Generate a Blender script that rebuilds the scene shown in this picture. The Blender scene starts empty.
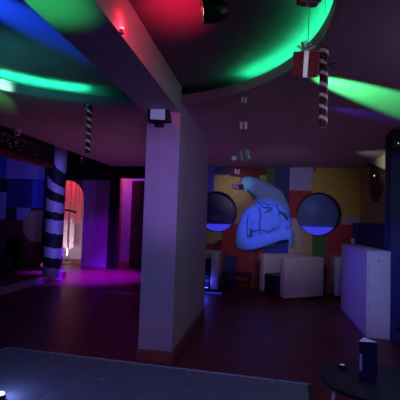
import bpy, bmesh, math, random
from mathutils import Vector, Matrix, Euler
random.seed(7)
PI = math.pi
scene = bpy.context.scene
COL = scene.collection

# ------------------------------------------------------------------ camera
FPX = 390.0
yaw, pitch, roll = math.atan(65 / FPX), math.radians(2.94), .033
fd = Vector((-math.sin(yaw) * math.cos(pitch), math.cos(yaw) * math.cos(pitch), math.sin(pitch)))
r0 = Vector((math.cos(yaw), math.sin(yaw), 0)); u0 = r0.cross(fd)
rv = r0 * math.cos(roll) + u0 * math.sin(roll); uv = u0 * math.cos(roll) - r0 * math.sin(roll)
cam = bpy.data.cameras.new('camera'); cam.sensor_width = 36; cam.lens = 36 * FPX / 400
cam.clip_start = .05; cam.clip_end = 60
co = bpy.data.objects.new('camera', cam); COL.objects.link(co)
M = Matrix((rv, uv, -fd)).transposed().to_4x4(); M.translation = (0, 0, 1.55)
co.matrix_world = M
scene.camera = co

# ------------------------------------------------------------------ world, exposure
vs = scene.view_settings
vs.view_transform = 'Standard'; vs.look = 'None'; vs.exposure = 0.0; vs.gamma = 1.0
vs.use_curve_mapping = False
w = bpy.data.worlds.new('night'); scene.world = w; w.use_nodes = True
w.node_tree.nodes['Background'].inputs[0].default_value = (.02, .012, .05, 1)
w.node_tree.nodes['Background'].inputs[1].default_value = .2

# ------------------------------------------------------------------ lights of the room and added fills
def aim(o, target):
    o.rotation_euler = (Vector(target) - o.location).to_track_quat('-Z', 'Y').to_euler()
def spot(name, loc, target, colour, energy, deg, blend=.6, radius=.04):
    l = bpy.data.lights.new(name, 'SPOT'); l.color = colour; l.energy = energy
    l.spot_size = math.radians(deg); l.spot_blend = blend; l.shadow_soft_size = radius
    o = bpy.data.objects.new(name, l); COL.objects.link(o); o.location = loc; aim(o, target); return o
def area(name, loc, target, colour, energy, sx, sy, spread=180):
    l = bpy.data.lights.new(name, 'AREA'); l.color = colour; l.energy = energy
    l.spread = math.radians(spread); l.shape = 'RECTANGLE'; l.size = sx; l.size_y = sy
    o = bpy.data.objects.new(name, l); COL.objects.link(o); o.location = loc; aim(o, target); return o
def point(name, loc, colour, energy, radius=.05):
    l = bpy.data.lights.new(name, 'POINT'); l.color = colour; l.energy = energy; l.shadow_soft_size = radius
    o = bpy.data.objects.new(name, l); COL.objects.link(o); o.location = loc; return o

# blue-violet light from the bar side behind the photographer
area('violet_house_light', (-1.2, -2.0, 2.3), (-1.0, 5, .6), (0.26, 0.2, 1.0), 4, 2.2, .8)
# unseen areas added near the floor, a dim rose wash on the low ceiling
area('rose_fill_light', (.0, 6.6, .06), (.0, 6.7, 3), (1.0, 0.42, 0.68), 3.6, 3.6, 4.8, 100)
area('rose_fill_light', (-3.0, 6.9, .06), (-3.0, 7.0, 3), (1.0, 0.33, 0.72), 4.6, 1.0, 4.0, 100)
spot('stage_fill', (-.9, -.4, 2.6), (-.9, 3.0, .2), (0.27, 0.19, 1.0), 130, 85, 1.0, .15)  # unseen fill added to lift the dark stage deck
# violet spot on the pier face, and a low red one on its foot
spot('magenta_spot', (-.2, 1.2, 1.2), (-1.0, 4.2, 1.95), (0.48, 0.20, 1.0), 122, 32, 1.0, .1)
spot('foot_red_spot', (-1.6, 2.9, 1.0), (-1.1, 4.2, .05), (1, 0.1, 0.12), 1.6, 45, 1.0, .05)
# red head on the beam and recess
spot('red_spot', (-.48, 2.3, 2.79), (-.94, 2.75, 2.90), (1, 0.02, 0.08), 7, 105, 1.0, .03)
spot('red_spot', (-.42, 2.1, 2.45), (-.60, 2.52, 3.0), (1, 0.01, 0.04), 113, 46, 1.0, .03)
# green and blue heads on beam underside and left of the recess
spot('green_spot', (-1.3, 1.45, 1.7), (-1.24, 1.90, 2.73), (0.04, 1, 0.21), 50, 33, 1.0)
spot('blue_spot', (-2.3, 1.5, 2.72), (-1.86, 2.52, 3.02), (0.012, 0.09, 1), 900, 24, 1.0, .02)
spot('green_streak_spot', (-.25, 2.95, 2.64), (1.30, 4.32, 2.86), (.07, 1.0, .22), 3000, 17, .8, .012)
spot('blue_streak_spot', (.1, 4.1, 2.66), (1.25, 4.85, 2.86), (.10, .05, 1.0), 90, 15, 1.0, .03)
spot('mint_streak_spot', (-2.00, 3.25, 2.76), (-2.78, 3.60, 2.875), (.25, 1.0, .50), 190, 22, 1.0, .03)
spot('green_patch_spot', (-2.55, 3.1, 2.55), (-3.02, 3.98, 2.86), (.16, 1.0, .22), 60, 17, 1.0, .02)
spot('red_patch_spot', (-.62, 3.1, 2.35), (-1.0, 4.16, 2.66), (1, .10, .14), 9, 9, .8, .02)
spot('teal_fill', (-2.3, 2.7, 2.1), (-2.35, 3.25, 3.02), (.08, 1.0, .85), 16, 85, 1.0)  # unseen fill added to widen the LED glow in the recess
# corridor at the back left
spot('purple_spot', (-3.5, 9.4, 2.0), (-5.0, 11.2, .6), (.26, .003, 1), 75, 52, 1.0)
spot('magenta_floor_spot', (-4.0, 10.0, 3.3), (-4.4, 9.75, 0), (.15, .002, 1), 3800, 60, 1.0)
spot('blue_ray_spot', (-1.95, 7.52, .22), (-2.85, 7.76, 0), (.08, .06, 1.0), 160, 16, 1.0, .02)
area('violet_passage_light', (-3.6, 12.2, 3.0), (-4.0, 12.6, 0), (0.36, 0.01, 1), 24, .6, .6)
area('pink_curtain_light', (-6.5, 12.0, 3.2), (-6.5, 12.6, 1.6), (1, .10, .18), 17, 1.2, .3)
area('pink_slit_fill', (-5.15, 12.3, 3.2), (-5.15, 12.95, 1.6), (1, .12, .25), 9, .2, .2)  # small unseen light added for the curtain behind the doorway
area('white_curtain_light', (-6.5, 11.7, .35), (-6.6, 12.6, .9), (1, .78, .9), 12, .8, .2)
area('column_fill', (-3.85, 7.15, 1.75), (-4.93, 8.62, 1.75), (.19, .15, 1), 1.5, .12, 2.6, 26)  # unseen narrow strip added to brighten the striped column
spot('booth_spot', (-5.2, 6.2, 2.4), (-6.3, 9.3, 2.1), (0.16, 0.11, 1), 75, 62, 1.0)
# ultraviolet-blue heads on the mural and the bar
spot('blue_mural_spot', (-.62, 6.75, 2.55), (.06, 9.3, 1.38), (.03, .12, 1), 165, 30, .5)
spot('disc_fill', (.3, 6.0, 2.6), (1.12, 9.68, 1.92), (.20, .50, 1), 50, 7, 1.0)  # unseen fill added to brighten the right porthole disc
spot('cyan_mural_spot', (-.9, 6.9, 2.5), (-.42, 9.3, 2.48), (0.02, 0.75, 1), 33, 13, 1.0)
spot('white_mural_spot', (.3, 4.8, 2.2), (.3, 9.3, 1.75), (0.80, 0.68, .95), 92, 56, 1.0)
spot('blue_bar_spot', (-1.2, 6.9, 2.0), (1.4, 6.5, .55), (0.06, 0.04, 1), 78, 48, 1.0)
spot('blue_right_spot', (.6, 2.4, 2.3), (1.7, 5.8, .8), (0.2, 0.25, 1), 140, 30, 1.0)
spot('table_fill', (1.0, 3.1, 2.6), (.58, 2.3, .8), (.30, .26, 1.0), 45, 26, 1.0)  # unseen blue fill added for the menu holder and round table
area('soft_fill_light', (1.9, 2.4, 2.6), (-.9, 5.5, 1.2), (0.72, 0.55, 1), 9, .8, .8)  # unseen soft fill added for the pier side and armchairs
spot('tan_spot', (-.5, 6.3, 2.6), (-.80, 9.3, 2.35), (1, 0.92, 0.62), 55, 22, 1.0)
# greenish lamp over the bar, unseen soft white fills added for the hanging decorations
spot('pale_bar_spot', (1.2, 7.0, 2.5), (2.12, 7.5, 2.75), (0.97, 1, 0.66), 16, 50, 1.0)
spot('gift_fill', (.2, -.6, 1.7), (.12, 3.0, 2.32), (0.9, 0.8, 1), 34, 20, 1.0)  # added fill from the camera side for the gift boxes
spot('cane_fill', (-1.6, .6, 1.6), (-1.99, 4.17, 2.5), (.85, .80, 1.0), 26, 11, 1.0)  # added fill for the left candy stick

# ------------------------------------------------------------------ materials
MATS = {}
def mat(name, colour, rough=.7, metal=0, emit=None, strength=0, noise=.0, nscale=8, spec=.5, bump=0, coat=0):
    if name in MATS: return MATS[name]
    m = bpy.data.materials.new(name); m.use_nodes = True; nt = m.node_tree
    b = nt.nodes['Principled BSDF']
    b.inputs['Base Color'].default_value = (*colour, 1); b.inputs['Roughness'].default_value = rough
    b.inputs['Metallic'].default_value = metal; b.inputs['Specular IOR Level'].default_value = spec
    b.inputs['Coat Weight'].default_value = coat
    if emit:
        b.inputs['Emission Color'].default_value = (*emit, 1); b.inputs['Emission Strength'].default_value = strength
    if noise or bump:
        tc = nt.nodes.new('ShaderNodeTexCoord'); n = nt.nodes.new('ShaderNodeTexNoise')
        n.inputs['Scale'].default_value = nscale; n.inputs['Detail'].default_value = 5
        nt.links.new(tc.outputs['Object'], n.inputs['Vector'])
    if noise:
        r = nt.nodes.new('ShaderNodeValToRGB')
        lo = [max(0, c * (1 - noise)) for c in colour]; hi = [min(1, c * (1 + noise)) for c in colour]
        r.color_ramp.elements[0].position = .3; r.color_ramp.elements[1].position = .7
        r.color_ramp.elements[0].color = (*lo, 1); r.color_ramp.elements[1].color = (*hi, 1)
        nt.links.new(n.outputs['Fac'], r.inputs['Fac']); nt.links.new(r.outputs['Color'], b.inputs['Base Color'])
    if bump:
        bp = nt.nodes.new('ShaderNodeBump'); bp.inputs['Strength'].default_value = bump; bp.inputs['Distance'].default_value = .01
        nt.links.new(n.outputs['Fac'], bp.inputs['Height']); nt.links.new(bp.outputs['Normal'], b.inputs['Normal'])
    MATS[name] = m; return m

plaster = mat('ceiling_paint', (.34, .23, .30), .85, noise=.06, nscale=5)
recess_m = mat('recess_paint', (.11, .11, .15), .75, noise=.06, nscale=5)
pier_m = mat('pier_paint', (.45, .43, .50), .7, noise=.05, nscale=6)
black = mat('black_paint', (.012, .012, .016), .7, noise=.3)
navy = mat('navy_paint', (.018, .022, .15), .6, noise=.15)
white = mat('white_paint', (.70, .68, .74), .5, noise=.05)
wallp = mat('passage_paint', (.55, .45, .60), .7, noise=.06)
terracotta = mat('terracotta_tile', (.30, .10, .07), .4, noise=.2, nscale=14)
pinkbase = mat('pale_skirting', (.60, .45, .50), .5, noise=.08)
leather_w = mat('white_leather', (.62, .58, .62), .45, noise=.06, nscale=20, bump=.1)
leather_b = mat('black_leather', (.012, .012, .015), .4, noise=.2, nscale=20)
metal_b = mat('black_metal', (.02, .02, .024), .4, metal=.6, noise=.2)
metal_s = mat('silver_metal', (.6, .6, .62), .3, metal=1, noise=.08)
brown = mat('dark_brown_wood', (.10, .035, .025), .5, noise=.3, nscale=10)
tan_m = mat('mural_tan', (.46, .36, .17), .75, noise=.08)
olive_m = mat('mural_yellow', (.48, .36, .07), .75, noise=.08)
red_m = mat('mural_red', (.38, .035, .045), .75, noise=.08)
dred_m = mat('mural_dark_red', (.16, .02, .03), .75, noise=.08)
green_m = mat('mural_green', (.05, .16, .06), .75, noise=.08)
lime_m = mat('mural_lime', (.30, .50, .10), .75, noise=.08)
lav_m = mat('mural_lavender', (.36, .36, .66), .75, noise=.05)
mnavy_m = mat('mural_navy', (.03, .04, .20), .75, noise=.1)
mblue_m = mat('mural_blue', (.06, .12, .60), .75, noise=.08)
mblack_m = mat('mural_black', (.012, .012, .02), .8, noise=.2)
beige_m = mat('wall_beige', (.62, .58, .44), .8, noise=.05)
skin_m = mat('figure_paint', (.24, .42, .86), .7, noise=.04)
hair_m = mat('figure_hair_paint', (.30, .34, .55), .7, noise=.15)
gift_red = mat('red_glitter_paper', (.42, .02, .03), .35, noise=.8, nscale=90, bump=.8)
gift_pale = mat('pale_gift_paper', (.62, .58, .60), .5, noise=.1)
gift_green = mat('grey_green_gift_paper', (.20, .25, .22), .5, noise=.15)
gift_dark = mat('wine_gift_paper', (.10, .012, .02), .45, noise=.2)
ribbon_s = mat('silver_ribbon', (.72, .72, .76), .35, metal=.3, noise=.1)
cane_dark = mat('candy_dark_red', (.10, .010, .020), .4, noise=.3)
cane_white = mat('candy_white', (.85, .82, .85), .4, noise=.05)
cane_black = mat('candy_black', (.015, .012, .016), .4, noise=.3)
thread_m = mat('red_thread', (.22, .05, .06), .8, noise=.1)
thread_s = mat('silver_thread', (.35, .35, .38), .6, noise=.1)

def floor_material():
    m = bpy.data.materials.new('dark_red_tile'); m.use_nodes = True; nt = m.node_tree; L = nt.links
    b = nt.nodes['Principled BSDF']; b.inputs['Specular IOR Level'].default_value = .26
    tc = nt.nodes.new('ShaderNodeTexCoord')
    br = nt.nodes.new('ShaderNodeTexBrick'); br.offset = 0; br.inputs['Scale'].default_value = 1.0
    br.inputs['Brick Width'].default_value = .45; br.inputs['Row Height'].default_value = .45
    br.inputs['Mortar Size'].default_value = .004
    br.inputs['Color1'].default_value = (.19, .026, .030, 1); br.inputs['Color2'].default_value = (.16, .022, .028, 1)
    br.inputs['Mortar'].default_value = (.09, .022, .024, 1)
    n = nt.nodes.new('ShaderNodeTexNoise'); n.inputs['Scale'].default_value = 2.5; n.inputs['Detail'].default_value = 6
    mr = nt.nodes.new('ShaderNodeMapRange'); mr.inputs['To Min'].default_value = .30; mr.inputs['To Max'].default_value = .50
    L.new(tc.outputs['Object'], br.inputs['Vector']); L.new(tc.outputs['Object'], n.inputs['Vector'])
    L.new(br.outputs['Color'], b.inputs['Base Color']); L.new(n.outputs['Fac'], mr.inputs['Value'])
    L.new(mr.outputs['Result'], b.inputs['Roughness'])
    return m
floor_m = floor_material()

# ------------------------------------------------------------------ mesh helpers
class MB:
    def __init__(s): s.bm = bmesh.new(); s.mats = []
    def mi(s, m):
        if m not in s.mats: s.mats.append(m)
        return s.mats.index(m)
    def _fin(s, faces, m, smooth=False):
        i = s.mi(m)
        for f in faces: f.material_index = i; f.smooth = smooth
    def box(s, x0, x1, y0, y1, z0, z1, m, bev=0, mtx=None):
        t = bmesh.new(); bmesh.ops.create_cube(t, size=1)
        for v in t.verts: v.co = Vector(((x0 + x1) / 2 + v.co.x * (x1 - x0), (y0 + y1) / 2 + v.co.y * (y1 - y0), (z0 + z1) / 2 + v.co.z * (z1 - z0)))
        if bev: bmesh.ops.bevel(t, geom=t.edges[:], offset=bev, segments=3, affect='EDGES', profile=.5)
        if mtx: bmesh.ops.transform(t, matrix=mtx, verts=t.verts)
        s.merge(t, m, bool(bev))
    def merge(s, t, m, smooth=False):
        mp = {v: s.bm.verts.new(v.co) for v in t.verts}
        fs = []
        for f in t.faces:
            try: fs.append(s.bm.faces.new([mp[v] for v in f.verts]))
            except ValueError: pass
        s._fin(fs, m, smooth); t.free()
    def tube(s, pts, r, m, n=8, cap=True):
        pts = [Vector(p) for p in pts]; rr = r if isinstance(r, (list, tuple)) else [r] * len(pts)
        rings = []; prev = None
        for i, p in enumerate(pts):
            d = (pts[min(i + 1, len(pts) - 1)] - pts[max(i - 1, 0)]).normalized()
            if prev is None:
                a = d.orthogonal().normalized()
            else:
                a = (prev - d * prev.dot(d)).normalized()
            prev = a; b = d.cross(a)
            rings.append([s.bm.verts.new(p + (a * math.cos(2 * PI * k / n) + b * math.sin(2 * PI * k / n)) * rr[i]) for k in range(n)])
        fs = []
        for A, B in zip(rings, rings[1:]):
            for k in range(n): fs.append(s.bm.faces.new((A[k], A[(k + 1) % n], B[(k + 1) % n], B[k])))
        if cap:
            fs.append(s.bm.faces.new(rings[0][::-1])); fs.append(s.bm.faces.new(rings[-1]))
        s._fin(fs, m, True); return fs
    def lathe(s, prof, m, n=32, mtx=None, a0=0, a1=2 * PI, cap0=False, cap1=False):
        full = abs(a1 - a0 - 2 * PI) < 1e-6; cnt = n if full else n + 1
        rings = []
        for r, z in prof:
            ring = []
            for k in range(cnt):
                a = a0 + (a1 - a0) * k / n
                p = Vector((r * math.cos(a), r * math.sin(a), z))
                if mtx: p = mtx @ p
                ring.append(s.bm.verts.new(p))
            rings.append(ring)
        fs = []
        for A, B in zip(rings, rings[1:]):
            for k in range(n):
                k2 = (k + 1) % cnt
                fs.append(s.bm.faces.new((A[k], A[k2], B[k2], B[k])))
        if cap0: fs.append(s.bm.faces.new(rings[0][::-1]))
        if cap1: fs.append(s.bm.faces.new(rings[-1]))
        s._fin(fs, m, True)
    def poly(s, pts, m):
        f = s.bm.faces.new([s.bm.verts.new(p) for p in pts]); s._fin([f], m)
    def ball(s, c, r, m, sc=(1, 1, 1), n=12):
        t = bmesh.new(); bmesh.ops.create_uvsphere(t, u_segments=n, v_segments=max(6, n // 2), radius=r)
        for v in t.verts: v.co = Vector((c[0] + v.co.x * sc[0], c[1] + v.co.y * sc[1], c[2] + v.co.z * sc[2]))
        s.merge(t, m, True)
    def build(s, name, parent=None, loc=None, recalc=True):
        if recalc: bmesh.ops.recalc_face_normals(s.bm, faces=s.bm.faces)
        me = bpy.data.meshes.new(name); s.bm.to_mesh(me); s.bm.free()
        for m in s.mats: me.materials.append(m)
        try: me.set_sharp_from_angle(angle=math.radians(40))
        except Exception: pass
        o = bpy.data.objects.new(name, me); COL.objects.link(o)
        if parent: o.parent = parent
        if loc: o.location = loc
        return o
def tag(o, label, cat, group=None, kind=None):
    o['label'] = label; o['category'] = cat
    if group: o['group'] = group
    if kind: o['kind'] = kind
    return o
def thing(name, label, cat, loc, rz=0, group=None):
    o = bpy.data.objects.new(name, None); COL.objects.link(o); o.location = loc; o.rotation_euler = (0, 0, rz)
    o.empty_display_size = .1
    return tag(o, label, cat, group)
def struct(o):
    o['kind'] = 'structure'; return o
def copy_tree(o, parent=None):
    c = o.copy(); COL.objects.link(c)
    if parent: c.parent = parent
    for ch in list(o.children): copy_tree(ch, c)
    return c
def sbox(name, x0, x1, y0, y1, z0, z1, m, bev=0):
    b = MB(); b.box(x0, x1, y0, y1, z0, z1, m, bev); return struct(b.build(name))

# ------------------------------------------------------------------ the setting
CX, CY, CR = -1.38, 2.47, 1.77           # circular ceiling recess
ZL, ZR, ZU = 2.86, 3.02, 3.7              # low ceiling, recess ceiling, black upper ceiling
YB = 9.35                                # mural wall
b = MB(); b.poly([(-9, -2.6, 0), (2.6, -2.6, 0), (2.6, 14, 0), (-9, 14, 0)], floor_m); struct(b.build('floor'))

# low ceiling with the round opening
b = MB(); bm = b.bm
outer = [bm.verts.new(p) for p in ((-3.92, -2.6, ZL), (2.6, -2.6, ZL), (2.6, YB + .1, ZL), (-3.92, YB + .1, ZL))]
inner = [bm.verts.new((CX + (CR + .05) * math.cos(2 * PI * k / 96), CY + (CR + .05) * math.sin(2 * PI * k / 96), ZL)) for k in range(96)]
ed = [bm.edges.new((outer[i], outer[(i + 1) % 4])) for i in range(4)] + [bm.edges.new((inner[i], inner[(i + 1) % 96])) for i in range(96)]
bmesh.ops.triangle_fill(bm, edges=ed, use_beauty=True)
b._fin(bm.faces[:], plaster)
b.poly([(-3.92, -2.6, ZL), (-3.92, YB + .1, ZL), (-3.92, YB + .1, ZU), (-3.92, -2.6, ZU)], black)
b.poly([(-3.92, YB + .1, ZL), (-2.6, YB + .1, ZL), (-2.6, YB + .1, ZU), (-3.92, YB + .1, ZU)], black)
struct(b.build('ceiling', recalc=False))
b = MB()
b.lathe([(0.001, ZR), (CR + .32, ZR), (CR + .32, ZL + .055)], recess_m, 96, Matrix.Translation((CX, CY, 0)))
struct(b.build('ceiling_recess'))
b = MB()
b.lathe([(CR + .06, ZL), (CR + .06, ZL - .02), (CR, ZL - .02), (CR, ZL + .078), (CR + .02, ZL + .078), (CR + .02, ZL + .06), (CR + .32, ZL + .06)], plaster, 96, Matrix.Translation((CX, CY, 0)))
struct(b.build('trim_1'))
b = MB(); b.poly([(-9, -2.6, ZU), (-9, 14, ZU), (-2.5, 14, ZU), (-2.5, YB, ZU), (-3.92, YB, ZU), (-3.92, -2.6, ZU)], black); struct(b.build('ceiling_upper'))

# pier and beam
PX0, PX1, PY0, PY1 = -1.322, -.945, 4.16, 6.42
sbox('wall_pier', PX0, PX1, PY0, PY1, 0, ZL + .02, pier_m)
sbox('ceiling_beam', PX0 - .02, PX1, -2.6, PY0 + .02, 2.73, ZR + .02, pier_m)
b = MB()
b.box(PX0 - .012, PX1 + .012, PY0 - .014, PY0, 0, .135, terracotta, .003); b.box(PX1, PX1 + .012, PY0, PY1, 0, .135, terracotta, .003); b.box(PX0 - .012, PX0, PY0, PY1, 0, .135, terracotta, .003)
struct(b.build('baseboard_pier'))

# portholes in the mural wall
HOLES = [(-1.15, 1.765, .485), (1.235, 1.775, .495)]
def mural(x, z):
    c = dred_m
    if x < -1.22: c = mblue_m if z > 1.95 else red_m
    if (x + 1.0) ** 2 + (z - 1.9) ** 2 < .80 ** 2 and z < 2.66 and x > -1.22: c = tan_m
    if z >= 2.66 and -1.22 <= x < -.85: c = mnavy_m
    if z >= 2.62 and -.85 <= x < -.2: c = dred_m
    if (x + 1.3) ** 2 + (z - 1.35) ** 2 < .36 ** 2 and z < 1.4: c = tan_m
    if -1.0 < x < -.2 and z < 1.5 and (x + 1.25) ** 2 + (z - 1.9) ** 2 > .62 ** 2: c = red_m
    if -.95 < x < -.62 and z < .75: c = mnavy_m
    if -.15 < x < .02: c = red_m if z < 2.45 else (lime_m if z < 2.66 else dred_m)
    if .02 <= x < .22: c = green_m if z > 1.0 else mnavy_m
    if .22 <= x < .57: c = mnavy_m
    if .57 <= x:
        c = red_m
        if x < 1.1: c = lav_m if z > 2.32 else (red_m if z > 1.65 else tan_m)
        elif x < 1.43: c = green_m if z < 1.62 else red_m
        if (x - 2.25) ** 2 + (z - 2.35) ** 2 < 1.2 ** 2 and z > 1.6: c = olive_m
        if x > 1.72 and 1.55 < z < 1.72 and (x - 1.72) > (z - 1.55) * .9: c = lav_m
        if x > 1.98 and z < 1.6: c = mnavy_m
    return c
def painted_wall(name, fn, u0, u1, z0, z1, place, holes=(), st=.02):
    b = MB(); nu = int(round((u1 - u0) / st)); nz = int(round((z1 - z0) / st)); V = {}
    def v(i, j):
        if (i, j) not in V: V[i, j] = b.bm.verts.new(place(u0 + (u1 - u0) * i / nu, z0 + (z1 - z0) * j / nz))
        return V[i, j]
    for i in range(nu):
        for j in range(nz):
            u = u0 + (u1 - u0) * (i + .5) / nu; z = z0 + (z1 - z0) * (j + .5) / nz
            if any((u - h[0]) ** 2 + (z - h[1]) ** 2 < (h[2] + .01) ** 2 for h in holes): continue
            f = b.bm.faces.new((v(i, j), v(i + 1, j), v(i + 1, j + 1), v(i, j + 1))); f.material_index = b.mi(fn(u, z))
    return struct(b.build(name, recalc=False))
painted_wall('wall_back', mural, -2.6, 2.14, 0, 2.88, lambda u, z: (u, YB, z), HOLES)
def right_mural(y, z):
    if y < 8.7 and z > 2.9 - (8.7 - y) * .265: return beige_m  # beige triangle above a sloping edge, black band under it
    if z > 2.9 - (8.7 - y) * .265 - .10: return mblack_m
    if (y - 8.0) ** 2 + (z - 2.55) ** 2 < .55 ** 2: return dred_m
    return olive_m if z > 1.6 else mnavy_m
painted_wall('wall_right', right_mural, 6.1, YB, 0, 2.88, lambda u, z: (2.13, u, z))
def booth_mural(x, z):
    c = dred_m
    if z > 2.48: c = lav_m if x > -6.82 else mblue_m
    elif z > 1.72: c = (mnavy_m if x < -6.02 else mblue_m) if x > -6.76 else (mblack_m if z > 2.12 else lav_m)
    elif z > 1.40: c = lav_m if -6.44 < x < -6.04 or x < -6.76 else (mblack_m if x < -6.1 else dred_m)
    if (x + 5.82) ** 2 + (z - 1.25) ** 2 < .42 ** 2 and z < 1.66: c = tan_m
    return c
painted_wall('wall_booth', booth_mural, -9, -5.62, 0, 3.7, lambda u, z: (u, YB, z))
sbox('wall_booth_end', -5.62, -5.42, YB - .12, YB + .06, 0, ZU, black)
sbox('wall_left', -9.1, -9, -2.6, 14, 0, ZU, black)
sbox('wall_front', -9, 2.6, -2.7, -2.6, 0, ZU, black)
sbox('wall_bar_side', 2.55, 2.65, -2.6, 5.8, 0, ZL + .02, black)
sbox('wall_bar_end', 1.74, 2.6, 5.82, 6.1, 0, ZL, navy, .006)
sbox('wall_passage_side', -2.6, -2.5, YB, 14, 0, ZU, black)
sbox('wall_far_end', -9, -2.5, 13.9, 14, 0, ZU, black)

# arched wall with the archway and the doorway
YA = 11.2
b = MB()
def aw(pts, m=wallp): b.poly([(x, YA, z) for x, z in pts], m)
AX, AR, AZ = -6.06, .585, 2.06
arc = [(AX + AR * math.cos(t), AZ + AR * math.sin(t)) for t in [PI * k / 20 for k in range(21)]]
aw([(-9, 0), (AX - AR, 0), (AX - AR, AZ), (-9, AZ)])
aw([(-9, AZ), (AX - AR, AZ)] + arc[::-1][1:11] + [(AX, 2.66), (-9, 2.66)])
aw([(AX, 2.66), arc[10]] + arc[:10][::-1] + [(-4.62, AZ), (-4.62, 2.66)])
aw([(-9, 2.66), (-4.62, 2.66), (-4.62, ZU), (-9, ZU)], black)  # upper wall coloured black for the light falling off above the arch
aw([(AX + AR, 0), (-4.62, 0), (-4.62, AZ), (AX + AR, AZ)])
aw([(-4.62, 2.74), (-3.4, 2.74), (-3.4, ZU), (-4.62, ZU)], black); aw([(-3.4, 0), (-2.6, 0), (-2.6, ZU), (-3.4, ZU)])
aw([(-4.62, 0), (-4.4, 0), (-4.4, 2.74), (-4.62, 2.74)])
for (x0, z0), (x1, z1) in zip(arc, arc[1:]): b.poly([(x0, YA, z0), (x1, YA, z1), (x1, YA + .18, z1), (x0, YA + .18, z0)], wallp)
b.poly([(AX + AR, YA, 0), (AX + AR, YA, AZ), (AX + AR, YA + .18, AZ), (AX + AR, YA + .18, 0)], wallp)
struct(b.build('wall_arch', recalc=False))
sbox('baseboard_arch', -5.47, -4.64, YA - .02, YA, 0, .15, pinkbase, .003)
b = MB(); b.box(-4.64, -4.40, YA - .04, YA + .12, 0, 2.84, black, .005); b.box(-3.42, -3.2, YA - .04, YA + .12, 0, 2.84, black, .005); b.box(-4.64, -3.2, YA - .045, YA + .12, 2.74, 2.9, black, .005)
struct(b.build('trim_2'))
d1 = MB(); d1.box(0, .82, -.022, .022, .01, 2.7, brown, .004)
for z0, z1 in ((.2, 1.2), (1.4, 2.5)): d1.box(.12, .70, -.03, .03, z0, z1, brown, .008)
door = struct(d1.build('door_1', loc=(-3.44, YA + .14, 0))); door.rotation_euler = (0, 0, math.radians(148))
h = MB(); h.tube([(.74, -.03, 1.05), (.74, -.09, 1.05), (.64, -.09, 1.05)], .011, metal_s); h.tube([(.74, .03, 1.05), (.74, .09, 1.05), (.64, .09, 1.05)], .011, metal_s); h.build('door_handle', door)
sbox('wall_passage', -4.86, -2.6, 12.8, 12.9, 0, ZU, wallp)
sbox('baseboard_passage', -4.86, -2.6, 12.775, 12.8, 0, .16, pinkbase, .003)
sbox('wall_light_block', -5.47, -5.42, YA + .02, 13.2, 0, ZU, wallp)  # wall added to keep the curtain light out of the doorway
sbox('trim_5', -4.40, -4.34, YA, YA + .1, 0, 2.74, brown, .003)
sbox('wall_curtain_back', -9, -4.86, 13.2, 13.3, 0, ZU, wallp)

# booth platform and black pelmet
b = MB(); b.box(-9, -4.95, 2, YB, 0, .14, terracotta); struct(b.build('floor_platform'))
sbox('trim_3', -4.95, -4.90, 2, 8.9, 0, .15, white, .004)
sbox('wall_pelmet', -4.05, -3.93, -2.6, 6.75, 2.52, ZU, black)
sbox('trim_4', -4.07, -3.91, -2.6, 6.75, 2.44, 2.52, dred_m, .004)

# ------------------------------------------------------------------ striped column
SX, SY, SR = -4.93, 8.62, .215
def stripe_col():
    t = thing('striped_column', 'round column with spiral black and lavender-white candy stripes', 'column', (SX, SY, 0))
    b = MB(); n, H = 32, 3.7; rows = 148
    V = [[b.bm.verts.new((SR * math.cos(2 * PI * k / n), SR * math.sin(2 * PI * k / n), H * j / rows)) for k in range(n)] for j in range(rows + 1)]
    for j in range(rows):
        z = H * (j + .5) / rows
        for k in range(n):
            a = (k + .5) / n * 2 * PI
            # front of the column faces -y; stripes fall to the right, steeper near the top
            s = math.cos(a) * SR
            slope = .12 + max(0, z - 1.7) * .75
            zz = z + s * slope * 1.4
            lows = ((.34, .57), (.80, 1.14), (1.45, 1.64), (1.90, 2.14), (2.35, 2.78))
            dark = any(lo < zz - (.04 if math.sin(a) > 0 else 0) < hi for lo, hi in lows)
            f = b.bm.faces.new((V[j][k], V[j][(k + 1) % n], V[j + 1][(k + 1) % n], V[j + 1][k]))
            f.material_index = b.mi(black if dark else lav_w); f.smooth = True
    b.build('shaft', t)
    c = MB(); c.lathe([(SR + .012, .0), (SR + .012, .06), (SR, .07)], pinkbase, 32); c.build('base_band', t)
lav_w = mat('column_white', (.62, .60, .74), .5, noise=.04)
stripe_col()

# ------------------------------------------------------------------ string curtains beyond
def curtain(name, x0, x1, y, n, label, m_up, m_lo, zlo, x_long=99):
    b = MB()
    b.tube([(x0, y, 3.7), (x0, y, 3.3), (x1, y, 3.3), (x1, y, 3.7)], .02, metal_s)
    for i in range(n):
        x = x0 + (x1 - x0) * (i + .5) / n + random.uniform(-.006, .006); yy = y + random.uniform(-.03, .03)
        zz = 1.35 + random.uniform(-.12, .12)
        b.tube([(x, yy, 3.3), (x + random.uniform(-.01, .01), yy, 2.2), (x, yy, zz)], .017, m_up, 4)
        if x < x_long: b.tube([(x, yy, zz), (x, yy, zlo + random.uniform(0, .12))], .020, m_lo, 4)
    return tag(b.build(name), label, 'curtain', kind='stuff')
cur_p = mat('pink_strands', (.85, .35, .35), .5, noise=.1); cur_w = mat('white_strands', (.85, .8, .8), .5, noise=.1)
curtain('string_curtain', -7.5, -6.2, 12.6, 27, 'pink and white string curtain glowing through the archway', cur_p, cur_w, .38, -6.42)
curtain('string_curtain', -5.4, -4.94, 12.95, 18, 'pink string curtain glimpsed as a slit through the doorway', cur_p, cur_p, .5)
t = thing('coat_stand', 'thin stand with a dark crossbar in the glowing archway', 'stand', (-6.3, 11.9, 0))
b = MB(); b.tube([(0, 0, .03), (0, 0, 1.72)], .022, metal_s); b.build('pole', t)
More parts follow.
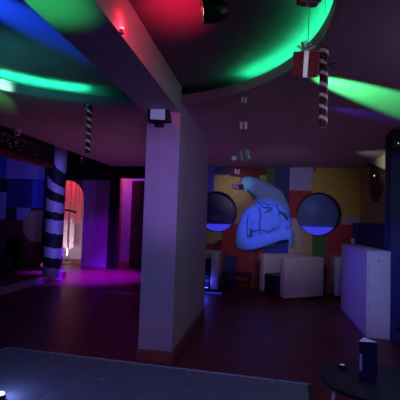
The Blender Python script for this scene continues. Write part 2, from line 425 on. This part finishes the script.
b = MB(); b.tube([(-.26, 0, 1.74), (.02, 0, 1.72), (.24, 0, 1.66)], .035, black); b.build('crossbar', t)
b = MB(); b.lathe([(0.001, 0), (.14, 0), (.14, .02), (.03, .04)], metal_s, 24); b.build('base', t)

# ------------------------------------------------------------------ porthole lights
blue_glow = mat('blue_led_diffuser', (.1, .1, .6), .5, emit=(.045, .05, 1.0), strength=.62)
disc_dark = mat('dark_blue_glass', (.020, .015, .13), .3, noise=.2, nscale=3)
disc_grey = mat('grey_blue_glass', (.05, .11, .40), .5, noise=.15, nscale=3)
for i, (hx, hz, hr) in enumerate(HOLES):
    t = thing('porthole_light', ['dark blue round porthole lamp half hidden behind the pier', 'grey-blue round porthole lamp right of the painted man'][i], 'lamp', (hx, YB, hz), 0)
    R = Matrix.Rotation(PI / 2, 4, 'X')       # local z -> -y
    b = MB(); b.lathe([(hr + .004, -.002), (hr + .004, .006), (hr - .004, .006), (hr - .006, -.335)], black, 64, R); b.build('rim', t)
    b = MB(); b.lathe([(hr + .004, -.34), (.001, -.335)], [disc_dark, disc_grey][i], 64, R); b.build('glass_disc', t)
    b = MB(); zc = -.30; rr = hr - .008; n = 24; a = math.asin(-zc / rr)
    pts = [(rr * math.cos(t_), -rr * math.sin(t_)) for t_ in [a + (PI - 2 * a) * k / n for k in range(n + 1)]]
    b.poly([(x, .315, z) for x, z in pts], blue_glow)
    b.poly([(x, .28, z) for x, z in pts[::-1]], blue_glow)
    for (xa, za), (xb, zb) in zip(pts, pts[1:] + pts[:1]): b.poly([(xa, .28, za), (xb, .28, zb), (xb, .315, zb), (xa, .315, za)], blue_glow)
    b.build('glowing_segment', t)
    if i == 0:  # crown-shaped bars stand in for a faint reflection on the disc
        c = MB(); cm = mat('faint_reflection', (.16, .12, .34), .5, noise=.1)
        def bar(x0, z0, x1, z1): c.tube([(x0, .326, z0), (x1, .326, z1)], .010, cm, 6)
        for pts in (((-.12, -.07), (-.08, -.17), (0, -.21), (.08, -.17), (.12, -.07)), ((-.12, -.07), (-.05, -.12), (0, -.05), (.05, -.12), (.12, -.07)), ((-.05, -.12), (0, -.2)), ((.05, -.12), (0, -.2))):
            for p, q in zip(pts, pts[1:]): bar(*p, *q)
        c.build('reflection_marks', t, loc=(-.05, 0, 0))

# ------------------------------------------------------------------ painted figure on the mural (low relief)
def skin_body(name, pts, edges, radii, m, sub=2, parent=None, flat=(1, 1, 1), loc=(0, 0, 0)):
    me = bpy.data.meshes.new(name); me.from_pydata(pts, edges, []); me.update()
    o = bpy.data.objects.new(name, me); COL.objects.link(o)
    md = o.modifiers.new('skin', 'SKIN'); md.use_smooth_shade = True
    for v, r in zip(me.skin_vertices[0].data, radii): v.radius = (r, r)
    me.skin_vertices[0].data[0].use_root = True
    s = o.modifiers.new('sub', 'SUBSURF'); s.levels = s.render_levels = sub
    dg = bpy.context.evaluated_depsgraph_get(); ev = o.evaluated_get(dg)
    m2 = bpy.data.meshes.new_from_object(ev)
    bpy.data.objects.remove(o); bpy.data.meshes.remove(me)
    for v in m2.vertices: v.co = Vector((v.co.x * flat[0], min(0, v.co.y * flat[1]), v.co.z * flat[2]))
    m2.materials.clear(); m2.materials.append(m)
    for p in m2.polygons: p.use_smooth = True; p.material_index = 0
    m2.name = name
    r = bpy.data.objects.new(name, m2); COL.objects.link(r); r.location = loc
    if parent: r.parent = parent
    return r
def wp(cx, cy): # wall point from the figure's sketch grid
    return ((225 + cx / 4.45 - 264.9) * .0235, 1.55 + (222.2 - (165 + cy / 4.45)) * .0239)
def figure():
    P, Ed, R = [], [], []
    def v(cx, cy, r, y=0, par=None):
        x, z = wp(cx, cy); P.append((x, y, z)); R.append(r)
        if par is not None: Ed.append((par, len(P) - 1))
        return len(P) - 1
    pel = v(190, 368, .26)
    bel = v(182, 335, .34, 0, pel); ch = v(180, 275, .40, -.05, bel); up = v(190, 228, .36, -.05, ch); nk = v(172, 200, .17, -.02, up)
    hd = v(160, 176, .18, -.12, nk); ht = v(146, 160, .13, -.14, hd)
    # arm raised over the head
    s1 = v(254, 186, .31, -.10, up); e0 = v(222, 150, .25, -.30, s1); e1 = v(160, 110, .23, -.42, e0); el = v(98, 82, .18, -.45, e1); f1 = v(80, 84, .14, -.42, el); f2 = v(98, 118, .07, -.2, f1)
    lat = v(258, 222, .28, 0, s1); lt2 = v(258, 268, .22, 0, lat); lt3 = v(256, 300, .17, 0, lt2)
    # arm folded across the belly
    s2 = v(112, 236, .23, -.05, up); a1 = v(86, 290, .18, -.18, s2); el2 = v(74, 362, .16, -.30, a1)
    g1 = v(140, 346, .165, -.62, el2); g2 = v(210, 322, .14, -.70, g1); wr = v(246, 310, .12, -.66, g2); pm = v(268, 304, .135, -.62, wr); pm2 = v(282, 304, .12, -.58, pm)
    for k, (dx, dy, n) in enumerate(((6, 20, 1.0), (9, 7, 1.1), (8, -7, 1.05), (3, -20, .9))):
        q1 = v(284 + dx * .7, 304 + dy, .046, -.58, pm2); q2 = v(291 + dx * .8, 309 + dy * 1.2 + 5, .040, -.48, q1); v(289 + dx * .5, 320 + dy * 1.2 + 9 * n, .034, -.38, q2)
    th = v(258, 278, .050, -.62, pm); v(272, 266, .040, -.52, th)
    t = thing('painted_figure', 'pale blue bare-chested man painted on the mural, arm raised over his head', 'mural figure', (0, YB - .003, 0))
    skin_body('body', P, Ed, R, skin_m, 2, t, flat=(1, .28, 1))
    x, z = wp(150, 160)
    b = MB(); b.ball((x, -.055, z), .12, hair_m, (1.1, .5, .8), 20); b.build('hair', t)
    # brow, nose and mouth on the bowed face
    x, z = wp(160, 182)
    b = MB()
    b.tube([(x - .06, -.088, z + .03), (x - .085, -.105, z - .04), (x - .05, -.095, z - .05)], [.012, .022, .012], skin_m)
    b.tube([(x - .12, -.085, z + .04), (x - .07, -.092, z + .05)], .012, hair_m); b.tube([(x - .03, -.092, z + .045), (x + .03, -.088, z + .035)], .012, hair_m)
    b.tube([(x - .09, -.085, z - .085), (x - .02, -.09, z - .09)], .011, hair_m)
    b.build('face', t)
    # painted outlines of the arm, neck and chest
    b = MB()
    for pts in (((100, 118), (128, 146), (150, 170), (172, 190), (205, 192)), ((152, 190), (160, 222), (156, 250), (158, 312)), ((228, 180), (240, 206), (240, 228)), ((175, 214), (200, 200), (214, 190)), ((104, 236), (102, 270), (106, 322)), ((112, 286), (134, 296), (154, 286)), ((162, 286), (195, 296), (226, 276))):
        b.tube([(wp(*p)[0], -.150 + .03 * (abs(p[0] - 180) / 90) ** 2 - (.0 if p[1] > 150 else 0), wp(*p)[1]) for p in pts], .013, line_m, 6)
    b.build('muscle_lines', t)
line_m = mat('figure_line_paint', (.10, .12, .34), .7, noise=.1)
figure()

# ------------------------------------------------------------------ armchairs
def armchair(name, label, loc, rz, w=.95, d=.80, h=.86, grp='white box armchairs along the mural wall'):
    # local: front faces -y, base at z=0, x in [-w/2, w/2], y in [0, d]
    t = thing(name, label, 'armchair', loc, rz, grp); a = .17; arms = []
    for s in (-1, 1):
        b = MB(); x = s * (w / 2 - a / 2); b.box(x - a / 2, x + a / 2, 0, d, .05, h, leather_w, .022); arms.append(b.build('arm', t))
    b = MB(); b.box(-w / 2 + a, w / 2 - a, d - .18, d, .05, h, leather_w, .022); b.build('backrest', t)
    b = MB(); b.box(-w / 2 + a + .003, w / 2 - a - .003, .02, d - .18, .06, .30, leather_b, .01); b.build('seat_base', t)
    b = MB(); b.box(-w / 2 + a + .006, w / 2 - a - .006, .0, d - .185, .30, .46, leather_b, .04); b.build('seat_cushion', t)
    b = MB(); b.box(-w / 2 + a + .02, w / 2 - a - .02, d - .26, d - .182, .46, .66, leather_b, .03); b.build('back_cushion', t)
    for sx in (-1, 1):
        for y in (.06, d - .06):
            b = MB(); b.lathe([(.02, 0), (.024, .06)], metal_b, 12, Matrix.Translation((sx * (w / 2 - .07), y, 0)), cap0=True); b.build('foot', arms[0 if sx < 0 else 1])
    return t
# nearest one: near front corner at (.55, 8.16), front facing the lower left
ang = math.radians(-56)
def place(corner, w, ang):   # the +x front corner sits on `corner`
    ax = Vector((math.cos(ang), math.sin(ang), 0)); return Vector(corner) - ax * (w / 2)
armchair('armchair', 'white box armchair turned side-on, nearest to the right porthole lamp', place((.43, 7.98, 0), .92, ang), ang, w=.92, d=.99)
armchair('armchair', 'white box armchair mostly behind the bar counter', (1.80, 8.66, 0), 0, w=.62, d=.62)
armchair('armchair', 'white armchair beside the pier with blue light at its inner arm', (-1.36, 8.5, 0), 0, w=.80, d=.72)

t = thing('coffee_table', 'low black table in the dark between the white armchairs', 'table', (-.55, 8.45, 0))
b = MB(); b.box(-.32, .32, -.28, .28, .40, .44, black, .008); b.build('tabletop', t)
for sx in (-1, 1):
    for sy in (-1, 1):
        b = MB(); b.box(sx * .27 - .02, sx * .27 + .02, sy * .23 - .02, sy * .23 + .02, 0, .40, black, .003); b.build('leg', t)
t = thing('floor_uplight', 'small blue floor lamp glowing beside the left armchair', 'lamp', (-1.20, 8.42, 0))
b = MB(); b.lathe([(.001, 0), (.05, 0), (.05, .09), (.04, .10)], metal_b, 20); b.build('housing', t)
b = MB(); b.lathe([(.04, .10), (.001, .105)], mat('blue_lens', (.1, .1, .8), .3, emit=(.08, .10, 1), strength=6), 20); b.build('lens', t)
o = point('uplight_glow', (-1.20, 8.40, .22), (.06, .07, 1), 1.2, .04)
b = MB(); b.box(-1.30, -.86, 8.28, 8.31, .01, .03, mat('blue_led_tape', (.1, .1, .5), .5, emit=(.03, .04, 1), strength=.5), .003)
tag(b.build('light_bar'), 'thin blue light bar lying on the floor in front of the left armchair', 'light')

# ------------------------------------------------------------------ bar counter
t = thing('bar_counter', 'white bar counter end standing against the dark blue wall', 'counter', (0, 0, 0))
b = MB(); b.box(1.425, 1.455, 5.80, 7.62, 0, 1.17, white, .003); b.build('side_panel', t)
b = MB(); b.box(1.455, 1.735, 5.79, 5.82, 0, 1.17, white, .003); fp = b.build('front_panel', t)
b = MB(); b.box(1.42, 1.735, 5.785, 7.62, 1.17, 1.20, white, .004); b.build('worktop', t)
b = MB(); b.lathe([(.001, 0), (.012, .0), (.012, .006)], metal_b, 14, Matrix.Translation((1.58, 5.79, 1.07)) @ Matrix.Rotation(PI / 2, 4, 'X')); b.build('screw', fp)
b = MB(); b.lathe([(.001, 0), (.03, 0), (.036, .11), (.032, .11), (.027, .006), (.001, .006)], mat('clear_glass', (.75, .75, .85), .1, noise=.02), 20, Matrix.Translation((1.60, 7.5, 1.2)))
tag(b.build('tumbler'), 'small pale glass standing on the back of the bar counter', 'glass')

# wall speaker and spotlight at the right
t = thing('loudspeaker', 'black loudspeaker under the ceiling at the right edge', 'speaker', (1.80, 5.80, 2.60))
b = MB(); b.box(-.13, .17, -.26, 0, 0, .25, black, .02); b.build('cabinet', t)
b = MB(); b.lathe([(.001, 0), (.05, .006), (.095, .02), (.10, .03)], metal_b, 28, Matrix.Translation((.02, -.262, .125)) @ Matrix.Rotation(PI / 2, 4, 'X')); b.build('cone', t)
b = MB(); b.ball((-.055, -.27, .065), .012, mat('white_led', (.8, .8, .8), .3, emit=(.7, .8, 1), strength=.5)); b.build('indicator', t)
t = thing('wall_camera', 'small dark security camera with a white dot on the right wall', 'camera', (2.11, 7.8, 2.50))
b = MB(); b.lathe([(.001, 0), (.05, 0), (.05, .02)], black, 20, Matrix.Rotation(-PI / 2, 4, 'Y')); b.build('mount', t)
b = MB(); b.ball((-.05, 0, 0), .045, black, n=16); b.build('housing', t)
b = MB(); b.ball((-.082, -.025, -.005), .018, MATS['white_led']); b.build('lens', t)
t = thing('floor_can', 'dark rounded bin at the foot of the blue wall end', 'bin', (1.86, 5.62, 0))
b = MB(); b.lathe([(.001, 0), (.11, 0), (.13, .02), (.135, .20), (.12, .23), (.001, .235)], navy, 28); b.build('body', t)
b = MB(); b.lathe([(.137, .19), (.139, .215), (.122, .235)], metal_b, 28); b.build('rim', t)

# ------------------------------------------------------------------ pier floodlight
t = thing('floodlight', 'square black floodlight on the top of the pier', 'lamp', (-1.17, PY0, 2.66))
tilt = Matrix.Rotation(math.radians(16), 4, 'X')
fm = Matrix.Translation((0, -.085, .03)) @ tilt @ Matrix.Rotation(math.radians(4), 4, 'Y')
b = MB(); b.box(-.115, .115, -.03, .03, -.085, .085, metal_b, .008, fm); b.build('housing', t)
b = MB(); b.box(-.082, .082, -.036, -.031, -.056, .056, mat('lavender_lens', (.14, .12, .24), .3, emit=(.36, .30, .80), strength=.32), .002, fm); b.build('lens', t)
b = MB(); b.tube([(-.125, -.085, .03), (-.125, -.02, -.04), (-.125, 0, -.04)], .009, metal_b, 6); b.tube([(.125, -.085, .03), (.125, -.02, -.04), (.125, 0, -.04)], .009, metal_b, 6); b.box(-.13, .13, -.012, 0, -.05, -.03, metal_b); b.build('bracket', t)
b = MB(); b.box(-.05, .05, -.07, -.012, -.10, -.06, black, .008); b.build('driver_box', t)

# ------------------------------------------------------------------ cove led tapes in the recess
cove = mat('green_led_tape', (.1, .6, .3), .5, emit=(.02, 1.0, .36), strength=120)
cove_r = mat('green_led_tape_dim', (.1, .6, .3), .5, emit=(.02, 1.0, .32), strength=75)
def tape(label, d0, d1, cove):
    b = MB(); b.lathe([(CR + .042, ZL + .061), (CR + .042, ZL + .074), (CR + .058, ZL + .074), (CR + .058, ZL + .061)], cove, 60, Matrix.Translation((CX, CY, 0)), math.radians(d0), math.radians(d1))
    tag(b.build('led_tape'), label, 'light strip')
tape('green LED tape along the left rim of the round ceiling recess', 112, 185, cove)
tape('green LED tape along the right rim of the round ceiling recess', -30, 51, cove_r)
b = MB(); b.lathe([(CR + .002, ZL + .079), (CR + .002, ZL + .090), (CR + .012, ZL + .090), (CR + .012, ZL + .079)], mat('pale_cable', (.5, .6, .55), .5, noise=.2), 60, Matrix.Translation((CX, CY, 0)), math.radians(101), math.radians(180))
tag(b.build('cable'), 'pale cable lying along the left lip of the round recess', 'cable')

# ------------------------------------------------------------------ stage lights hung in the recess
def par(label, loc, look, lens_m, L=.20, r=.075):
    t = thing('stage_light', label, 'stage light', loc)
    q = Vector(look).to_track_quat('Z', 'Y').to_matrix().to_4x4()
    b = MB(); b.lathe([(.001, -L * .5), (r * .6, -L * .5), (r * .8, -L * .3), (r, -.02), (r, L * .5), (r * .9, L * .5), (r * .88, L * .36)], metal_b, 28, q); can = b.build('can', t)
    b = MB(); b.lathe([(r * .88, L * .38), (.001, L * .42)], lens_m, 28, q); b.build('lens', can)
    top = ZR - loc[2]; ax = q @ Vector((1, 0, 0))
    b = MB()
    for s in (-1, 1):
        p = ax * s * (r + .012); b.tube([p, p + Vector((0, 0, r + .03)), Vector((0, 0, r + .055))], .008, metal_b, 6)
    b.tube([(0, 0, r + .05), (0, 0, top)], .011, metal_b, 8); b.build('yoke', t)
    return t
red_lens = mat('red_lens', (.8, .2, .2), .3, emit=(1, .35, .30), strength=5)
par('black stage light with a red-white lens hanging from the recess ceiling', (-.335, 2.30, 2.83), (-1, -.26, -.16), red_lens, .15, .075)
t = thing('beam_lamp', 'small red lamp glowing on the lower edge of the ceiling beam', 'lamp', (PX1 + .012, 2.33, 2.745))
b = MB(); b.lathe([(.001, -.015), (.016, -.015), (.016, .012)], pier_m, 16); b.build('housing', t)
b = MB(); b.ball((0, 0, .016), .013, mat('hot_red_lens', (1, .5, .4), .3, emit=(1, .30, .20), strength=3)); b.build('lens', t)
point('beam_lamp_glow', (PX1 + .045, 2.33, 2.79), (1, .02, .05), 1.2, .02)

# ------------------------------------------------------------------ hanging decorations
def gift_box(label, loc, size, rz, paper, rib, bow=True, tilt=0, grp=None):
    t = thing('gift_box', label, 'gift box', loc, rz, grp); t.rotation_euler = (0, tilt, rz); s = size / 2
    b = MB(); b.box(-s, s, -s, s, -s, s * .94, paper, size * .02); b.build('box', t)
    b = MB(); e = size * .012; wd = size * .09
    b.box(-wd, wd, -s - e, s + e, -s - e, s, rib); b.box(-s - e, s + e, -wd, wd, -s - e, s, rib); rb = b.build('ribbon', t)
    if bow:
        b = MB()
        for k in range(8):
            a = k * PI / 4 + .3; el = .5 + .5 * (k % 2); c = Vector((math.cos(a) * math.cos(el), math.sin(a) * math.cos(el), math.sin(el))) * size * .46
            b.tube([(0, 0, s), (c.x * .8 - c.y * .2, c.y * .8 + c.x * .2, s + c.z), (c.x, c.y, s + c.z * .9), (c.x * .5 + c.y * .15, c.y * .5 - c.x * .15, s + .1 * size), (0, 0, s)], size * .028, rib, 5)
        b.build('bow', rb)
    return t
def strand(name, label, pts, m, r=.0025, branch=()):
    b = MB(); b.tube(pts, r, m, 6)
    for q in branch: b.tube(q, r, m, 6)
    return tag(b.build(name), label, 'string', 'hanging strings')
def candy(label, loc, L, r, dark, light, pitch, hook, grp):
    t = thing('candy_cane', label, 'ornament', loc, 0, grp)
    path = [Vector((0, 0, -L + L * k / 90)) for k in range(91)]
    if hook:
        path += [Vector((-.03 * (1 - math.cos(a)), 0, .03 * math.sin(a))) for a in [PI * k / 24 for k in range(1, 25)]]
    b = MB(); n = 14; rings = []
    ln = 0
    lens = [0]
    for i, p in enumerate(path):
        d = (path[min(i + 1, len(path) - 1)] - path[max(i - 1, 0)]).normalized(); a = Vector((0, 1, 0)); c = d.cross(a).normalized()
        if i: ln += (p - path[i - 1]).length; lens.append(ln)
        rr = r * (1 if 1 < i < len(path) - 2 else .8)
        rings.append([b.bm.verts.new(p + (a * math.cos(2 * PI * k / n) + c * math.sin(2 * PI * k / n)) * rr) for k in range(n)])
    for i in range(len(rings) - 1):
        for k in range(n):
            f = b.bm.faces.new((rings[i][k], rings[i][(k + 1) % n], rings[i + 1][(k + 1) % n], rings[i + 1][k])); f.smooth = True
            ph = (lens[i] / pitch + k / n) % 1
            f.material_index = b.mi(light if ph < .32 else dark)
    b.bm.faces.new(rings[0]).material_index = 0; b.bm.faces.new(rings[-1][::-1]).material_index = 0
    b.build('stick', t); return t
GX, GY = .222, 2.30
strand('hanging_string', 'silver thread carrying the red glitter gift boxes', [(GX + .01, GY, ZR), (GX + .004, GY, 2.56)], thread_s)
gift_box('red glitter gift box with a silver ribbon, lower of the two on the silver thread', (GX - .008, GY, 2.478), .142, -.05, gift_red, ribbon_s, True, math.radians(2)).rotation_euler[0] = math.radians(20)
gift_box('red gift box cut off by the top edge of the photo', (GX + .012, GY, 2.915), .12, .3, gift_red, ribbon_s, False)
candy('dark red candy stick with white spiral bands, beside the red gift box', (.322, GY + .02, 2.585),   .475, .025, cane_dark, cane_white, .066, False, 'hanging candy sticks')
strand('hanging_string', 'thin thread holding the dark red candy stick', [(.322, GY + .02, ZR), (.322, GY + .02, 2.585)], thread_s, .0015)
b = MB()
for k in range(7):
    a = k * .9; b.tube([(.345, GY - .02, 2.47), (.345 + .035 * math.cos(a), GY - .03 + .02 * math.sin(a * 1.7), 2.47 + .035 * math.sin(a))], [.006, .003], gift_dark, 5)
tag(b.build('ribbon_bow'), 'small dark red bow tied on the right candy stick', 'bow')
candy('black and white candy stick hanging from the recess rim at the left', (-2.02, 4.17, 2.80), .53, .030, cane_black, cane_white, .085, True, 'hanging candy sticks')
strand('hanging_string', 'thin thread holding the black and white candy stick', [(-2.02, 4.17, ZL), (-2.02, 4.17, 2.80)], thread_s, .0015)
t = thing('bauble', 'small dark glossy ball hanging below the left candy stick', 'ornament', (-2.09, 4.17, 2.185))
b = MB(); b.ball((0, 0, 0), .028, mat('dark_bauble', (.04, .03, .05), .12, noise=.1), n=18); b.build('ball', t)
b = MB(); b.lathe([(.008, .026), (.008, .036), (.001, .036)], metal_s, 10); b.tube([(0, 0, .036), (.03, 0, .10)], .0015, thread_s, 5); b.build('cap', t)
HX, HY = -.245, 4.05
strand('hanging_string', 'red thread strung with the column of small gift boxes', [(HX + .003, HY, ZL), (HX - .004, HY, 2.4), (HX, HY, 1.88)], thread_m, .003, [[(HX, HY, 1.99), (HX - .06, HY - .01, 1.91)], [(HX, HY, 2.13), (HX - .05, HY, 2.065)], [(HX, HY, 2.29), (HX - .085, HY - .03, 2.20)]])
G = 'small gift boxes on the red thread'
gift_box('tiny pale gift box, topmost on the red thread', (HX, HY, 2.82), .058, .2, gift_pale, gift_dark, False, .1, G)
gift_box('tiny pale gift box with a dark middle, second from the top of the red thread', (HX + .004, HY, 2.545), .078, .1, gift_pale, gift_dark, False, 0, G)
gift_box('grey-green gift box, largest on the red thread', (HX + .02, HY, 2.235), .105, -.5, gift_green, gift_pale, False, -.25, G)
gift_box('small lavender gift box tucked against the grey-green one', (HX - .085, HY - .03, 2.20), .045, .3, gift_pale, ribbon_s, False, .2, G)
gift_box('small lavender gift box just above the raised painted elbow', (HX - .05, HY, 2.065), .052, .2, gift_pale, gift_dark, False, .1, G)
gift_box('small wine-red gift box, lowest on the red thread', (HX - .005, HY, 1.905), .058, .1, gift_dark, gift_dark, False, 0, G)
gift_box('small pale gift box beside the lowest wine-red one', (HX - .06, HY - .01, 1.91), .05, .4, gift_pale, gift_dark, False, .3, G)

# tinsel garland and dome camera on the pelmet
b = MB(); tin = mat('silver_tinsel', (.22, .25, .25), .3, metal=.6, noise=.4, nscale=40)
for k in range(520):
    y = random.uniform(4.2, 6.1); z = 2.70 + .03 * math.sin(y * 5) + random.gauss(0, .10); x = -3.88 + random.gauss(0, .02)
    d = Vector((random.gauss(0, 1), random.gauss(0, 1), random.gauss(0, 1))).normalized() * random.uniform(.02, .05); e = d.orthogonal().normalized() * .005
    p = Vector((max(-3.86, x), y, max(2.56, min(z, 2.74))))
    b.poly([p - e, p + e, p + d + e * .4, p + d - e * .4], tin)
b.tube([(-3.885, 4.2 + .1 * k, 2.70 + .03 * math.sin((4.2 + .1 * k) * 5)) for k in range(20)], .02, black)
tag(b.build('tinsel_garland', recalc=False), 'silver tinsel garland along the black pelmet', 'garland')
t = thing('dome_camera', 'white dome security camera under the ceiling edge above the tinsel', 'camera', (-3.80, 5.42, ZL))
b = MB(); b.lathe([(.001, 0), (.062, 0), (.062, -.03), (.050, -.045)], white, 24); b.build('base', t)
b = MB(); b.lathe([(.050, -.045), (.046, -.075), (.03, -.10), (.001, -.108)], white, 24); b.build('dome', t)
b = MB(); b.ball((.02, -.035, -.075), .022, black); b.build('lens', t)

# ------------------------------------------------------------------ booth furniture
def tub_chair(label, loc, rz):
    t = thing('tub_chair', label, 'chair', loc, rz)
    b = MB()
    prof = [(.36, 0.05), (.37, .30)]
    ring = []
    b.lathe([(.30, .40), (.33, .06), (.40, .06), (.41, .80), (.375, .83), (.34, .80), (.30, .40)], leather_b, 28, None, math.radians(20), math.radians(200)); b.build('backrest', t)
    b = MB(); b.lathe([(.001, .08), (.30, .08), (.31, .36), (.28, .42), (.001, .43)], leather_b, 28); seat = b.build('seat', t)
    b = MB(); b.lathe([(.001, 0), (.22, 0), (.22, .02), (.05, .04), (.05, .08)], metal_b, 24); b.build('base', t)
    for k in range(3): b = MB(); b.ball((-.06 + k * .07, -.305, .22), .012, metal_s); b.build('stud', seat)
tub_chair('black tub chair in front of the painted booth wall', (-6.38, 8.75, .14), 0)
t = thing('wall_lamp', 'tiny round magenta lamp beside the foot of the striped column', 'lamp', (-5.52, YB - .13, .28))
R = Matrix.Rotation(PI / 2, 4, 'X')
b = MB(); b.lathe([(.001, 0), (.07, 0), (.07, .025), (.06, .03)], metal_b, 20, R); b.build('housing', t)
b = MB(); b.lathe([(.06, .028), (.001, .034)], mat('magenta_lens', (.6, .1, .5), .4, emit=(.45, .05, .35), strength=.5), 20, R); b.build('lens', t)

# ------------------------------------------------------------------ stage deck in the foreground
stage_m = mat('stage_grey', (.16, .17, .25), .6, noise=.12, nscale=7, bump=.05)
a = math.radians(-3.5)
t = thing('stage_deck', 'low grey stage deck with a pale metal edge in the foreground', 'stage', (-.985, 3.305, 0), a)
W2, D2, SH = 1.37, .97, .30
b = MB(); b.box(-W2, W2, -D2, -.0, .02, SH - .004, black); b.build('frame', t)
for k in range(3):
    x0 = -W2 + .02 + (2 * W2 - .04) * k / 3; x1 = -W2 + .02 + (2 * W2 - .04) * (k + 1) / 3
    b = MB(); b.box(x0 + .002, x1 - .002, -D2 + .02, -.02, SH - .02, SH, stage_m, .002); b.build('panel', t)
edge_m = mat('deck_edge', (.42, .42, .50), .35, metal=.5, noise=.1)
b = MB(); b.box(-W2 - .004, W2 + .004, -.02, .006, SH - .06, SH + .004, edge_m, .003); b.box(W2 - .02, W2 + .006, -D2, -.02, SH - .06, SH + .004, metal_b, .003); b.box(-W2 - .006, -W2 + .02, -D2, -.02, SH - .06, SH + .004, edge_m, .003); b.build('edge_trim', t)
for x, y in ((-.82, -.12), (.42, -.11), (1.08, -.06), (1.34, -.035), (-1.28, -.6), (-.2, -.4)):
    b = MB(); b.lathe([(.001, .006), (.009, .005), (.012, 0)], metal_s, 12, Matrix.Translation((x, y, SH))); b.build('screw', t)
for x in (-W2 + .1, 0, W2 - .1):
    for y in (-D2 + .1, -.1):
        b = MB(); b.box(x - .04, x + .04, y - .04, y + .04, 0, .03, metal_b); b.build('foot', t)
# small LED lamp standing on the deck at the lower left
t = thing('deck_lamp', 'small lamp shining blue-white on the left of the stage deck', 'lamp', (-1.722, 2.44, SH))
b = MB(); b.lathe([(.001, 0), (.035, 0), (.035, .03), (.028, .036)], metal_b, 18); b.build('housing', t)
b = MB(); b.ball((0, 0, .036), .028, mat('deck_lens', (.6, .7, 1), .3, emit=(.30, .42, 1), strength=3), (1, 1, .6)); b.build('lens', t)
point('deck_lamp_glow', (-1.722, 2.46, SH + .10), (.30, .42, 1), 1.8, .03)

# ------------------------------------------------------------------ round table with menu holder and tealight
TX, TY, TZ, TR = .58, 2.24, .74, .262
t = thing('round_table', 'small round black table with pale splayed legs at lower right', 'table', (TX, TY, 0))
gloss_b = mat('black_gloss', (.010, .010, .016), .32, noise=.2)
b = MB(); b.lathe([(.001, TZ), (TR - .006, TZ), (TR, TZ - .008), (TR - .004, TZ - .026), (.001, TZ - .03)], gloss_b, 56); b.build('tabletop', t)
pale_leg = mat('pale_leg_metal', (.78, .72, .62), .4, metal=.1, noise=.1)
for k in range(4):
    a = math.radians(190 + 90 * k); c, s = math.cos(a), math.sin(a)
    b = MB(); b.tube([(c * TR * .72, s * TR * .72, TZ - .03), (c * TR * 1.2, s * TR * 1.2, 0)], [.010, .008], pale_leg); b.build('leg', t)
t = thing('menu_holder', 'dark three-sided menu holder with a pale top on the round table', 'menu holder', (.563, 2.29, TZ), .18)
navy_card = mat('navy_card', (.030, .028, .075), .35, noise=.15)
tri = [(-.050, -.030), (.045, -.040), (.010, .050)]
b = MB()
for (x0, y0), (x1, y1) in zip(tri, tri[1:] + tri[:1]): b.poly([(x0, y0, 0), (x1, y1, 0), (x1, y1, .185), (x0, y0, .185)], navy_card)
b.poly([(x, y, 0) for x, y in tri[::-1]], navy_card); b.build('body', t)
b = MB(); b.poly([(x, y, .186) for x, y in tri], white); b.poly([(x, y, .183) for x, y in tri[::-1]], white)
for (x0, y0), (x1, y1) in zip(tri, tri[1:] + tri[:1]): b.poly([(x0, y0, .183), (x1, y1, .183), (x1, y1, .186), (x0, y0, .186)], white)
b.build('top', t)
b = MB(); p0, p1 = Vector((*tri[0], 0)), Vector((*tri[1], 0)); dr = (p1 - p0).normalized(); nn = Vector((dr.y, -dr.x, 0)) * .0012
b.poly([p0 + dr * .003 + nn + Vector((0, 0, .03)), p0 + dr * .016 + nn + Vector((0, 0, .03)), p0 + dr * .016 + nn + Vector((0, 0, .12)), p0 + dr * .003 + nn + Vector((0, 0, .12))], white); b.build('pale_strip', t)
t = thing('tealight', 'tiny tealight glass with a pink glint on the round table', 'candle', (.455, 2.36, TZ))
b = MB(); b.lathe([(.001, 0), (.020, 0), (.022, .022), (.019, .022), (.017, .004), (.001, .004)], gloss_b, 20); b.build('cup', t)
b = MB(); b.lathe([(.001, .004), (.016, .004), (.016, .016), (.001, .017)], mat('pink_wax', (.7, .4, .45), .4, emit=(.8, .3, .35), strength=.5), 18); b.build('wax', t)
